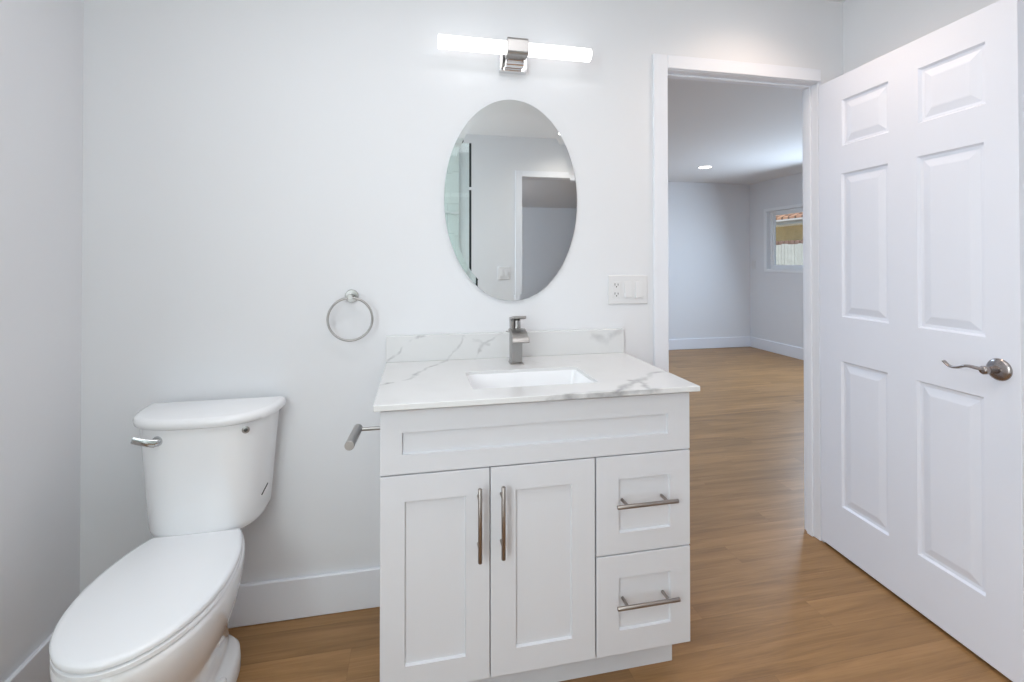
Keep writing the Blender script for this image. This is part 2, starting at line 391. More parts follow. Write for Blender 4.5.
bm = bmesh.new()   # wall with the mirror and the bedroom doorway
box(bm, -1.6, XD - .02, 0, T, 0, H0 + .05); box(bm, XJ + .02, FX + .1, 0, T, 0, H0 + .05); box(bm, XD - .02, XJ + .02, 0, T, ZD + .02, H0 + .05)
struct(link('wall_back', bm, WALL))
bm = bmesh.new()   # left wall, with an opening for the added shower window
WY0, WY1, WZ0, WZ1 = -2.5, -2.1, 1.35, 2.1
box(bm, XL - .1, XL, YB, WY0, 0, H0 + .05); box(bm, XL - .1, XL, WY1, 0, 0, H0 + .05)
box(bm, XL - .1, XL, WY0, WY1, 0, WZ0); box(bm, XL - .1, XL, WY0, WY1, WZ1, H0 + .05)
struct(link('wall_left', bm, WALL))
struct(link('wall_right', bx(XR, XR + .1, YB, 0, 0, H0 + .05), WALL))
OX0, OX1 = 1.105, 1.865         # rear doorway
bm = bmesh.new()
box(bm, -1.1, OX0 - .02, YB - .1, YB, 0, H0 + .05); box(bm, OX1 + .02, 6.1, YB - .1, YB, 0, H0 + .05); box(bm, OX0 - .02, OX1 + .02, YB - .1, YB, ZD + .02, H0 + .05)
struct(link('wall_front', bm, WALL))
bm = bmesh.new(); box(bm, RX0 - .1, RX0, RY, YB - .1, 0, H0 + .05); box(bm, RX1, RX1 + .1, RY, YB - .1, 0, H0 + .05); box(bm, RX0 - .1, RX1 + .1, RY - .1, RY, 0, H0 + .05)
struct(link('wall_front_room', bm, WALL))
struct(link('ceiling', bx(-1.1, 6.1, RY - .1, 0.0, H0, H0 + .1), CEIL))
struct(link('ceiling_bedroom', bx(-1.6, FX + .1, T, FY + .1, HB, HB + .1), CEIL))
struct(link('wall_bedroom_back', bx(-1.6, FX + .1, FY, FY + .1, 0, HB), WALL))
struct(link('wall_bedroom_left', bx(-1.6, -1.5, T, FY, 0, HB), WALL))
# bedroom right wall with its window
BW0, BW1, BZ0, BZ1 = 2.15, 3.93, 1.15, 1.955
bm = bmesh.new()
box(bm, FX, FX + .1, T, BW0, 0, HB); box(bm, FX, FX + .1, BW1, FY, 0, HB); box(bm, FX, FX + .1, BW0, BW1, 0, BZ0); box(bm, FX, FX + .1, BW0, BW1, BZ1, HB)
struct(link('wall_bedroom_right', bm, WALL))

def baseboard(name, x0, x1, y0, y1, h):
    return struct(link(name, bx(x0, x1, y0, y1, 0, h), TRIM, bevel=.004))
baseboard('baseboard_back', XL, XD - .075, -.015, 0, .142)
baseboard('baseboard_left', XL, XL + .015, YB, -.015, .142)
baseboard('baseboard_right', XR - .015, XR, YB, -.016, .142)
baseboard('baseboard_front', XL + .015, OX0 - .066, YB, YB + .015, .142)
baseboard('baseboard_bedroom_back', -1.5, FX, FY - .015, FY, .149)
baseboard('baseboard_bedroom_right', FX - .015, FX, T, FY - .015, .149)
baseboard('baseboard_bedroom_front', XJ + .08, FX - .016, T, T + .015, .149)

# door frame: jambs, head, stop and the casing
bm = bmesh.new()
box(bm, XD - .02, XD, 0, T, 0, ZD); box(bm, XJ, XJ + .02, 0, T, 0, ZD); box(bm, XD - .02, XJ + .02, 0, T, ZD, ZD + .02)
struct(link('trim_1', bm, TRIM, bevel=.002), 'white door jamb lining around the bedroom doorway')
bm = bmesh.new()
box(bm, XD, XD + .009, .036, .066, 0, ZD); box(bm, XJ - .009, XJ, .036, .066, 0, ZD); box(bm, XD + .009, XJ - .009, .036, .066, ZD - .009, ZD)
struct(link('trim_2', bm, TRIM, bevel=.002), 'narrow white door stop inside the jamb')
def casing(name, x0, x1, y0, y1, top, wl=.075, wt=.058):
    bm = bmesh.new()
    box(bm, x0 - wl, x0, y0, y1, 0, top + wt); box(bm, x1, x1 + wl, y0, y1, 0, top + wt); box(bm, x0, x1, y0, y1, top, top + wt)
    return struct(link(name, bm, TRIM, bevel=.003))
bm = bmesh.new()
box(bm, 1.080, 1.1445, -.013, 0, 0, ZD + .058); box(bm, 1.1445, XJ + .006, -.013, 0, ZD + .002, ZD + .058); box(bm, XJ + .006, XJ + .07, -.013, 0, 0, ZD - .03)
struct(link('trim_3', bm, TRIM, bevel=.003))
casing('trim_4', XD - .006, XJ + .006, T, T + .016, ZD + .006)
casing('trim_5', OX0, OX1, YB, YB + .016, ZD, .066)
bm = bmesh.new()
box(bm, OX0 - .02, OX0, YB - .1, YB, 0, ZD); box(bm, OX1, OX1 + .02, YB - .1, YB, 0, ZD); box(bm, OX0 - .02, OX1 + .02, YB - .1, YB, ZD, ZD + .02)
struct(link('trim_6', bm, TRIM, bevel=.002))

# ---- door_1, six moulded panels, open against the right side
ANG = -1.6371
DM = Matrix.Translation((XJ, -0.004, 0.012)) @ Matrix.Rotation(ANG, 4, 'Z')
door_rects = []
for (za, zb), cols_ in (((.215, .838), ((.113, .329), (.441, .655))), ((1.027, 1.640), ((.121, .336), (.448, .661))), ((1.758, 1.955), ((.126, .341), (.455, .667)))):
    for xa, xb in cols_:
        door_rects.append((xa, za - .012, xb, zb - .012))
prof6 = [(.006, .009), (.016, .010), (.042, .003), (.046, .0025)]
# local board: x along the leaf, y=0 face looks -y local; with rotation -93.8 deg the -y side looks to -x (the room)
bm = panel_board(.752, 2.05, .035, door_rects, prof6, both=True)
door = link('door_1', bm, DOORM, flat=True, bevel=.0015, seg=2)
door.matrix_world = DM
struct(door, 'white six-panel interior door standing open')
def dlink(name, bm, m, par, **k):
    o = link(name, bm, m, **k); o.parent = par; return o
for hz in (.25, 1.03, 1.80):
    bm = bmesh.new(); cyl(bm, (-.004, .041, hz - .045), (-.004, .041, hz + .045), .006, 14, .001)
    dlink('hinge', bm, NICKEL, door, smooth=True)
# handle: rose, neck, wavy lever pointing to the hinge side
LX, LZ = .699, .923
bm = bmesh.new(); lathe(bm, (LX, 0, LZ), (0, -1, 0), [(0, .033), (.003, .034), (.006, .0325), (.009, .027), (.012, .018), (.014, .0125)], 48)
rose = dlink('door_handle', bm, LEVER, door, smooth=True, angle=50)
bm = bmesh.new(); lathe(bm, (LX, -.014, LZ), (0, -1, 0), [(0, .012), (.03, .011), (.034, .0125), (.046, .0125), (.050, .009)], 32)
pts = catmull([(LX + .004, -.050, LZ), (LX - .020, -.056, LZ + .002), (LX - .046, -.060, LZ + .003), (LX - .074, -.058, LZ - .008), (LX - .100, -.054, LZ - .010), (LX - .120, -.053, LZ + .003)], 8)
def lev(i, t):
    hw = .0150 - .0100 * min(1, t * 1.6) + .002 * t; th = .0055 - .0022 * t
    return [(hw * math.cos(2 * PI * k / 16), th * math.sin(2 * PI * k / 16)) for k in range(16)]
sweep(bm, pts, lev, up=(0, 0, 1))
dlink('lever', bm, LEVER, rose, smooth=True, angle=60)
# far side of the door: the same rose and lever
bm = bmesh.new(); lathe(bm, (LX, .035, LZ), (0, 1, 0), [(0, .033), (.003, .034), (.007, .032), (.012, .024), (.016, .012), (.04, .011), (.05, .009)], 40)
sweep(bm, [(p.x, .035 - p.y, p.z) for p in pts], lev, up=(0, 0, 1))
dlink('door_handle', bm, LEVER, door, smooth=True, angle=50)

# ---- window_1 in the bedroom: casing, vinyl frame, pane
wn = thing('window_1', 'white framed bedroom window', None, (FX, 3.0, 1.12), kind='structure')
bm = bmesh.new()
cw = .05
box(bm, FX - .014, FX, BW0 - cw, BW0, BZ0 - cw + .01, BZ1 + cw - .01); box(bm, FX - .014, FX, BW1, BW1 + cw, BZ0 - cw + .01, BZ1 + cw - .01)
box(bm, FX - .014, FX, BW0, BW1, BZ0 - cw + .01, BZ0); box(bm, FX - .014, FX, BW0, BW1, BZ1, BZ1 + cw - .01)
link('casing', bm, VINYL, wn, bevel=.002)
bm = bmesh.new(); e = .035; xa, xb = FX + .05, FX + .1
box(bm, xa, xb, BW0, BW0 + e, BZ0, BZ1); box(bm, xa, xb, BW1 - e, BW1, BZ0, BZ1); box(bm, xa, xb, BW0 + e, BW1 - e, BZ0, BZ0 + e); box(bm, xa, xb, BW0 + e, BW1 - e, BZ1 - e, BZ1)
link('window_frame', bm, VINYL, wn, bevel=.002)
ym = (BW0 + BW1) / 2
bm = bmesh.new()
for ya, yb_ in ((BW0 + e, ym), (ym, BW1 - e)):
    for q in ((ya, ya + .025, BZ0 + e, BZ1 - e), (yb_ - .025, yb_, BZ0 + e, BZ1 - e), (ya + .025, yb_ - .025, BZ0 + e, BZ0 + e + .025), (ya + .025, yb_ - .025, BZ1 - e - .025, BZ1 - e)):
        box(bm, FX + .066, FX + .09, *q)
sash = link('sash', bm, VINYL, wn, bevel=.002)
link('window_pane', bx(FX + .076, FX + .08, BW0 + e, BW1 - e, BZ0 + e, BZ1 - e), GLASS, wn)
# ---- window_2 in the shower, an unseen window added for daylight
wn = thing('window_2', 'small white shower window, unseen, added for daylight', None, (XL, -2.3, WZ0), kind='structure')
bm = bmesh.new(); e = .03
for q in ((WY0, WY0 + e, WZ0, WZ1), (WY1 - e, WY1, WZ0, WZ1), (WY0 + e, WY1 - e, WZ0, WZ0 + e), (WY0 + e, WY1 - e, WZ1 - e, WZ1)): box(bm, XL - .1, XL - .04, *q)
link('window_frame', bm, VINYL, wn, bevel=.002)
link('window_pane', bx(XL - .075, XL - .07, WY0 + e, WY1 - e, WZ0 + e, WZ1 - e), GLASS, wn)

# ------------------------------------------------------------------ vanity
W_, D_, CF, HT, CT = 0.94, 0.544, -0.5146, 0.8935, 0.0158
VZ = HT - CT; DTH = .019
van = thing('vanity_cabinet', 'white shaker vanity cabinet with two doors and two drawers under the quartz top', 'vanity', (W_ / 2, -.27, 0))
bm = bmesh.new()
yb0, yf = -.003, CF + DTH + .001
box(bm, .017, .035, yf, yb0, .113, VZ); box(bm, W_ - .035, W_ - .017, yf, yb0, .113, VZ)       # sides
box(bm, .035, W_ - .035, yf, yb0, .113, .131); box(bm, .035, W_ - .035, yb0 - .006, yb0, .131, VZ)
box(bm, .035, W_ - .035, yf, yf + .019, .68, .72); box(bm, .035, W_ - .035, yf, yf + .019, VZ - .03, VZ); box(bm, .60, .62, yf, yb0 - .006, .131, .70)
box(bm, .62, W_ - .035, yf, yf + .019, .395, .415)
link('cabinet_body', bm, CABM, van, bevel=.001, seg=1)
bm = bmesh.new(); box(bm, .04, .905, -.44, -.425, 0, .113); box(bm, .04, .058, -.425, -.01, 0, .113); box(bm, .887, .905, -.425, -.01, 0, .113)
link('toe_kick', bm, CABM, van, bevel=.001, seg=1)
shk = [(.0024, .0078)]
def front(name, x0, x1, z0, z1, fr, par=van):
    px0, px1, pz0, pz1 = fr
    bm = panel_board(x1 - x0, z1 - z0, DTH, [(px0 - x0, pz0 - z0, px1 - x0, pz1 - z0)], shk)
    xform(bm, Matrix.Translation((x0, CF, z0)))
    return link(name, bm, CABM, par, flat=True, bevel=.0013, seg=2)
front('false_drawer_front', .0155, .9225, .6975, .868, (.0715, .8505, .748, .808))
d1 = front('door', .0155, .3085, .116, .6940, (.079, .243, .186, .6235))
d2 = front('door', .3115, .6175, .116, .6940, (.3825, .548, .186, .6265))
r1 = front('drawer', .6225, .9225, .4085, .6940, (.692, .857, .469, .6265))
r2 = front('drawer', .6225, .9225, .116, .4045, (.692, .858, .185, .337))
def pull(par, a, b, r=.0058):
    a = Vector(a); b = Vector(b); d = (b - a).normalized(); L = (b - a).length
    bm = bmesh.new(); cyl(bm, a, b, r, 24, .0012)
    for t in (.17, .83):
        p = a + d * L * t; cyl(bm, p, Vector((p.x, CF - .001 + (.0078 if par in (r1, r2) else 0), p.z)), .0046, 18)
    o = link('handle', bm, HANDLE, smooth=True, angle=50); o.parent = par
    o.matrix_parent_inverse = Matrix.Translation(van.location)  # placeholder, fixed below
    o.matrix_parent_inverse = (Matrix.Translation(van.location) @ par.matrix_parent_inverse).inverted()
    return o
yh = CF - .034
pull(d1, (.2775, yh, .655), (.2775, yh, .456)); pull(d2, (.3415, yh, .654), (.3415, yh, .457))
pull(r1, (.672, yh, .5625), (.864, yh, .5625)); pull(r2, (.672, yh, .2745), (.867, yh, .2745))

# ---- counter slab with a rounded-rectangle sink cut-out, backsplash
ct = thing('countertop', 'white quartz vanity top with grey veining and low backsplash', 'countertop', (W_ / 2, -.27, VZ))
SX0, SX1, SY0, SY1 = .272, .662, -.440, -.222
def rr_world(x0, x1, y0, y1, r, z, n=6):
    cx, cy = (x0 + x1) / 2, (y0 + y1) / 2
    return [(cx + a, cy + b, z) for a, b in rrect(x1 - x0, y1 - y0, r, n)]
def slab_with_hole(z0, z1):
    bm = bmesh.new(); n = 6
    inner = rr_world(SX0, SX1, SY0, SY1, .018, 0, n)
    outer = []
    cx, cy = (SX0 + SX1) / 2, (SY0 + SY1) / 2
    O = (0.0, W_, -D_, -.001)
    # outer ring: match each inner vertex by quadrant to the slab border
    m = n + 1
    corners = [(W_, -.001), (0, -.001), (0, -D_), (W_, -D_)]
    for q in range(4):
        for k in range(m):
            x, y, _ = inner[q * m + k]
            outer.append((q, k))
    layers = []
    for z in (z0, z1):
        iv = [bm.verts.new((x, y, z)) for x, y, _ in inner]
        cv = [bm.verts.new((x, y, z)) for x, y in corners]
        layers.append((iv, cv))
        for q in range(4):
            seg = iv[q * m:(q + 1) * m]
            for k in range(n): bm.faces.new((cv[q], seg[k], seg[k + 1]))
            bm.faces.new((cv[q], seg[-1], iv[((q + 1) % 4) * m], cv[(q + 1) % 4]))
    (i0, c0), (i1, c1) = layers
    N = len(i0)
    for k in range(N): bm.faces.new((i0[k], i0[(k + 1) % N], i1[(k + 1) % N], i1[k]))
    for k in range(4): bm.faces.new((c0[k], c0[(k + 1) % 4], c1[(k + 1) % 4], c1[k]))
    return bm
link('slab', slab_with_hole(VZ, HT), QUARTZ, ct, bevel=.0015)
link('backsplash', bx(0.0, W_, -.02, -.001, HT, HT + .0963), QUARTZ, ct, bevel=.0012)

# ---- undermount sink
sk = thing('sink', 'white rectangular undermount basin set into the quartz top', 'sink', (.47, -.33, VZ - .13))
bm = bmesh.new(); zt = VZ - .0005
rings = [rr_world(SX0 - .03, SX1 + .03, SY0 - .03, SY1 + .03, .04, zt - .012), rr_world(SX0 - .03, SX1 + .03, SY0 - .03, SY1 + .03, .04, zt),
         rr_world(SX0 - .002, SX1 + .002, SY0 - .002, SY1 + .002, .02, zt), rr_world(SX0 + .002, SX1 - .002, SY0 + .002, SY1 - .002, .022, zt - .02),
         rr_world(SX0 + .012, SX1 - .012, SY0 + .010, SY1 - .010, .03, zt - .095), rr_world(SX0 + .022, SX1 - .022, SY0 + .02, SY1 - .02, .035, zt - .118),
         rr_world(SX0 + .05, SX1 - .05, SY0 + .05, SY1 - .05, .03, zt - .128), rr_world(.45, .49, -.35, -.31, .0199, zt - .132)]
loft(bm, rings, cap=False)
bm.faces.new([v for v in bm.verts][-28:])
bo = link('basin', bm, PORC, sk, smooth=True, angle=70)
md = bo.modifiers.new('solid', 'SOLIDIFY'); md.thickness = .008; md.offset = 1
bm = bmesh.new(); lathe(bm, (.47, -.33, zt - .1325), (0, 0, 1), [(0, .022), (.003, .022), (.004, .019), (.0045, .004)], 32)
link('drain', bm, CHROME, sk, smooth=True)

# ---- faucet: square column, curved waterfall spout, flat lever
fc = thing('faucet', 'brushed nickel waterfall faucet with square column behind the sink', 'faucet', (.467, -.115, HT))
FXc = .467; fy0, fy1 = -.141, -.101; fw = .0205
link('base_plate', bx(FXc - .024, FXc + .024, fy0 - .003, fy1 + .003, HT + .0002, HT + .004), NICKEL, fc, bevel=.001)
link('column', bx(FXc - fw, FXc + fw, fy0, fy1, HT + .004, HT + .122), NICKEL, fc, bevel=.0015)
bm = bmesh.new()
pp = catmull([(FXc, -.112, HT + .124), (FXc, -.140, HT + .124), (FXc, -.170, HT + .118), (FXc, -.196, HT + .104), (FXc, -.208, HT + .088)], 7)
sweep(bm, pp, lambda i, t: [(-.030, -.004), (.030, -.004), (.030, .004), (-.030, .004)] if t > .15 else [(-.0205 - t * .04, -.003), (.0205 + t * .04, -.003), (.0205 + t * .04, .003), (-.0205 - t * .04, .003)], up=(0, 0, 1))
link('spout', bm, NICKEL, fc, bevel=.001)
bm = bmesh.new(); box(bm, FXc - fw, FXc - fw + .010, fy0 + .004, fy1, HT + .122, HT + .157); cyl(bm, (FXc + .004, -.121, HT + .120), (FXc + .004, -.121, HT + .158), .0135, 28, .001)
link('valve_stem', bm, NICKEL, fc, bevel=.0008)
bm = bmesh.new()
pp = catmull([(FXc + .005, -.099, HT + .161), (FXc + .005, -.120, HT + .163), (FXc + .005, -.142, HT + .167), (FXc + .005, -.160, HT + .172)], 5)
sweep(bm, pp, lambda i, t: [(-.0255, -.0045), (.0255, -.0045), (.0255, .0045), (-.0255, .0045)], up=(0, 0, 1))
link('lever_handle', bm, NICKEL, fc, bevel=.001)
bm = bmesh.new(); cyl(bm, (FXc - .0215, -.108, HT + .112), (FXc - .034, -.108, HT + .115), .0022, 12)
link('drain_lift_rod', bm, NICKEL, fc, smooth=True)

# ------------------------------------------------------------------ oval bevelled mirror
mr_ = thing('mirror', 'oval wall mirror with a slanted glass rim above the sink', 'mirror', (.4735, 0, 1.505))
bm = bmesh.new(); A, B = .2645, .3935; cxm, czm = .4775, 1.505; N = 128
def ell(a, b, y): return [(cxm + a * math.cos(2 * PI * k / N), y, czm + b * math.sin(2 * PI * k / N)) for k in range(N)]
loft(bm, [ell(A - .001, B - .001, -.0065), ell(A, B, -.0072), ell(A, B, -.0108), ell(A - .022, B - .022, -.0112)], cap=True)
link('mirror_glass', bm, MIRROR, mr_)
bm = bmesh.new(); loft(bm, [ell(A - .03, B - .03, -.0005), ell(A - .03, B - .03, -.006)], cap=True)
link('backing_board', bm, GREYD, mr_)

# ------------------------------------------------------------------ vanity light
vl = thing('wall_light', 'horizontal tube vanity light with a chrome centre bracket, lit, above the mirror', 'light', (.482, 0, 2.05))
ly, lz, lr, cx0 = -.085, 2.0665, .0250, .4785
bm = bmesh.new()
for xa, xb in ((.186, cx0 - .036), (cx0 + .036, .771)):
    o = bmesh.new(); cyl(o, (xa, ly, lz), (xb, ly, lz), lr, 40, .002); link('lamp_tube', o, TUBE, vl, smooth=True)
bm.free()
bm = bmesh.new(); sweep(bm, [(cx0 - .039, ly, lz), (cx0 + .039, ly, lz)], lambda i, t: rrect(.060, .064, .012, 5), up=(0, 0, 1))
link('centre_collar', bm, NICKEL, vl, bevel=.001)
link('mount_block', bx(cx0 - .054, cx0 + .054, -.030, -.001, 2.003, 2.085), CHROME, vl, bevel=.002)
bm = bmesh.new(); cyl(bm, (cx0 - .034, -.046, 2.026), (cx0 + .034, -.046, 2.026), .015, 24, .001); box(bm, cx0 - .030, cx0 + .030, -.075, -.029, 2.028, 2.045)
link('cross_bar', bm, CHROME, vl, smooth=True)

# ------------------------------------------------------------------ towel ring
tr = thing('towel_ring', 'round brushed nickel towel ring on the wall left of the mirror', 'towel ring', (-.122, 0, 1.139))
bm = bmesh.new(); lathe(bm, (-.122, 0, 1.139), (0, -1, 0), [(0, .024), (.006, .024), (.008, .022), (.0085, .010)], 36)
link('wall_plate', bm, NICKEL, tr, smooth=True)
bm = bmesh.new(); cyl(bm, (-.122, -.008, 1.139), (-.122, -.052, 1.139), .0095, 24, .001)
link('post', bm, NICKEL, tr, smooth=True)
bm = bmesh.new(); RR = .0762
pts = [(-.122 + RR * math.sin(a), -.045, 1.139 - .003 - RR + RR * math.cos(a)) for a in [2 * PI * k / 72 for k in range(72)]]
sweep(bm, pts, lambda i, t: circ(.0042, 12), up=(0, 1, 0), closed=True)
link('ring', bm, NICKEL, tr, smooth=True, angle=80)

# ------------------------------------------------------------------ paper holder on the cabinet side
ph = thing('toilet_paper_holder', 'empty brushed nickel paper holder arm on the left side of the vanity', 'paper holder', (.016, -.30, .752))
bm = bmesh.new(); lathe(bm, (.0168, -.30, .752), (-1, 0, 0), [(0, .019), (.005, .019), (.0065, .017), (.007, .008)], 30)
link('mount_plate', bm, NICKEL, ph, smooth=True)
bm = bmesh.new(); cyl(bm, (.010, -.30, .752), (-.066, -.30, .752), .0055, 20)
link('arm', bm, NICKEL, ph, smooth=True)
bm = bmesh.new(); cyl(bm, (-.066, -.288, .752), (-.0735, -.428, .752), .0135, 30, .001)
link('roll_bar', bm, NICKEL, ph, smooth=True)

# ------------------------------------------------------------------ electrical plates
def plate(name, label, cat, group=None):
    return thing(name, label, cat, (0, 0, 0), group)
sp = thing('switch_plate', 'white three-gang wall plate with outlet and two rocker switches beside the doorway', 'switch plate', (.966, 0, 1.149))
link('cover_plate', bx(.879, 1.053, -.0065, 0, 1.089, 1.2085), PLAST, sp, bevel=.003)
bm = bmesh.new(); box(bm, .895, .930, -.0085, -.005, 1.115, 1.182)
ol = link('outlet', bm, PLAST, sp, bevel=.001)
for zc in (1.169, 1.132):
    bm = bmesh.new()
    box(bm, .9045, .907, -.0092, -.008, zc - .003, zc + .006); box(bm, .918, .9205, -.0092, -.008, zc - .003, zc + .005)
    cyl(bm, (.9125, -.0092, zc - .008), (.9125, -.008, zc - .008), .0027, 12)
    s_o = link('socket_slots', bm, DARK); s_o.parent = ol
    s_o.matrix_parent_inverse = (Matrix.Translation(sp.location) @ ol.matrix_parent_inverse).inverted()
def rocker(x0):
    bm = bmesh.new()
    vs = [(x0, -.006, 1.115), (x0 + .033, -.006, 1.115), (x0 + .033, -.006, 1.182), (x0, -.006, 1.182)]
    vf = [(x0, -.0125, 1.1155), (x0 + .033, -.0125, 1.1155), (x0 + .033, -.0075, 1.1815), (x0, -.0075, 1.1815)]
    loft(bm, [vs, vf], cap=True)
    link('rocker_switch', bm, PLAST, sp, bevel=.0008)
rocker(.949); rocker(.996)
# rear wall switch, seen in the mirror
sp2 = thing('switch_plate', 'white two-gang wall plate seen in the mirror beside the rear doorway', 'switch plate', (.927, YB, 1.15))
link('cover_plate', bx(.870, .984, YB, YB + .0065, 1.088, 1.208), PLAST, sp2, bevel=.003)
for x0 in (.889, .936):
    vs = [(x0, YB + .006, 1.115), (x0 + .03, YB + .006, 1.115), (x0 + .03, YB + .006, 1.182), (x0, YB + .006, 1.182)]
    vf = [(x0, YB + .013, 1.116), (x0 + .03, YB + .013, 1.116), (x0 + .03, YB + .008, 1.181), (x0, YB + .008, 1.181)]
    bm = bmesh.new(); loft(bm, [vs, vf], cap=True); link('rocker_switch', bm, PLAST, sp2, bevel=.0008)
# bedroom switch near the window
sp3 = thing('switch_plate', 'white single wall plate on the bedroom wall left of the window', 'switch plate', (FX, 4.195, 1.2))
link('cover_plate', bx(FX - .006, FX, 4.16, 4.23, 1.145, 1.265), PLAST, sp3, bevel=.002)
link('rocker_switch', bx(FX - .010, FX - .005, 4.178, 4.212, 1.172, 1.238), PLAST, sp3, bevel=.001)

# recessed lights
def can(x, y, z, label, r=.075):
    t = thing('recessed_light', label, 'ceiling light', (x, y, z), 'recessed ceiling lights')
    bm = bmesh.new(); lathe(bm, (x, y, z), (0, 0, -1), [(0, r + .012), (.004, r + .010), (.005, r), (.001, r - .004)], 48)
    link('trim_ring', bm, PLAST, t, smooth=True)
    bm = bmesh.new(); lathe(bm, (x, y, z - .0012), (0, 0, -1), [(0, r - .004), (.0022, r - .006)], 48)
    link('lamp_lens', bm, LENS, t, smooth=True)
can(3.51, 3.243, HB, 'round recessed ceiling light glowing in the bedroom beyond the doorway')
can(1.5, -.36, H0, 'round recessed bathroom ceiling light by the open door'); can(1.5, -2.2, H0, 'round recessed bathroom ceiling light near the rear doorway')

# ------------------------------------------------------------------ toilet
TX = -.545
tl = thing('toilet', 'white two-piece elongated toilet with closed lid in the left corner', 'toilet', (TX, -.35, 0))
def dshape(a, yb_, yf_, z, n=64, e=2.6, ca=.012):
    """tank outline: flat back at yb_, bowed front reaching yf_"""
    pts = []; b = yb_ - yf_
    for k in range(n + 1):
        t = PI * k / n; c = math.cos(t); s = math.sin(t)
        x = a * (1 if c > 0 else -1) * abs(c) ** (2 / e); y = abs(s) ** (2 / e) * b
        pts.append((TX + x, yb_ - y, z))
    return pts
TY = -.028
bm = bmesh.new()   # tank body
prof = [(.417, .140, -.185), (.420, .153, -.197), (.430, .163, -.205), (.448, .168, -.208), (.53, .175, -.210), (.62, .182, -.212), (.70, .189, -.214), (.768, .195, -.216)]
loft(bm, [[(x - .009, y, zz) for x, y, zz in dshape(a, TY, yf_, z - .004, e=3.0)] for z, a, yf_ in prof])
link('tank', bm, PORC, tl, smooth=True, angle=60)
bm = bmesh.new()
loft(bm, [[(x - .009, y, zz) for x, y, zz in dshape(a, TY + .006, yf_, z - .008, e=2.9)] for z, a, yf_ in [(.768, .200, -.219), (.772, .211, -.226), (.786, .213, -.228), (.796, .209, -.224), (.800, .196, -.213)]])
link('tank_lid', bm, PORC, tl, smooth=True, angle=60)
# flush lever
bm = bmesh.new(); lathe(bm, (-.650, -.200, .727), (-.2, -1, 0), [(0, .015), (.010, .015), (.014, .013), (.022, .011), (.025, .007)], 28)
sweep(bm, catmull([(-.648, -.226, .727), (-.665, -.232, .732), (-.685, -.236, .739), (-.702, -.238, .746)], 5), lambda i, t: [(.0045 * math.cos(k * PI / 8), (.0115 - .0015 * t) * math.sin(k * PI / 8)) for k in range(16)], up=(0, 0, 1))
link('flush_lever', bm, LCHR, tl, smooth=True, angle=60)
# small round emblem and the mark on the side
bm = bmesh.new(); lathe(bm, (-.409, -.2070, .744), (.25, -1, 0), [(0, .011), (.002, .011), (.003, .0095)], 24)
em = link('round_button', bm, NICKEL, tl, smooth=True); em['label'] = 'small round silver button with dark centre'
bm = bmesh.new(); lathe(bm, (-.4083, -.2099, .744), (.25, -1, 0), [(0, .0055), (.0012, .0055)], 16)
link('button_centre', bm, DARK, tl, smooth=True)
bm = bmesh.new(); sweep(bm, [(-.3795, -.150, .512), (-.3725, -.112, .532)], lambda i, t: circ(.0018, 8))
link('dark_side_mark', bm, DARK, tl)

def egg(y0, yf_, hw, z, yc=-.42, back=.31, n=72, x0=TX, sc_=1.0):
    """closed outline, straight back edge at y0, elongated front reaching yf_"""
    pts = []; fr = yc - yf_
    m = n // 2
    hb = hw * math.sqrt(max(0, 1 - ((y0 - yc) / back) ** 2))
    right = []
    tb = math.acos(hb / hw)   # back start angle
    for k in range(n + 1):
        t = -tb + (PI / 2 + tb) * k / n
        if t < 0: right.append((hw * math.cos(t), yc - back * math.sin(t)))
        else: right.append((hw * math.cos(t), yc - fr * math.sin(t)))
    pts = [(x0 + x, y, z) for x, y in right] + [(x0 - x, y, z) for x, y in right[::-1][1:]]
    return pts
def lid_rings(spec): return [egg(*s) for s in spec]
bm = bmesh.new()   # closed lid
R = lid_rings([(-.205, -.678, .164, .4225), (-.200, -.684, .169, .425), (-.199, -.685, .170, .434), (-.203, -.681, .166, .439), (-.213, -.671, .156, .441)])
loft(bm, R)
link('seat_lid', bm, SEATM, tl, smooth=True, angle=50)
bm = bmesh.new()
R = lid_rings([(-.205, -.679, .165, .405), (-.202, -.684, .169, .408), (-.202, -.684, .169, .417), (-.205, -.679, .165, .4205)])
loft(bm, R)
link('seat', bm, SEATM, tl, smooth=True, angle=50)
bm = bmesh.new()
bm.free()
for s in (-1, 1):
    bm = bmesh.new(); cyl(bm, (TX + s * .070 - .02, -.192, .420), (TX + s * .070 + .02, -.192, .420), .009, 20, .002)
    link('seat_hinge', bm, SEATM, tl, smooth=True)
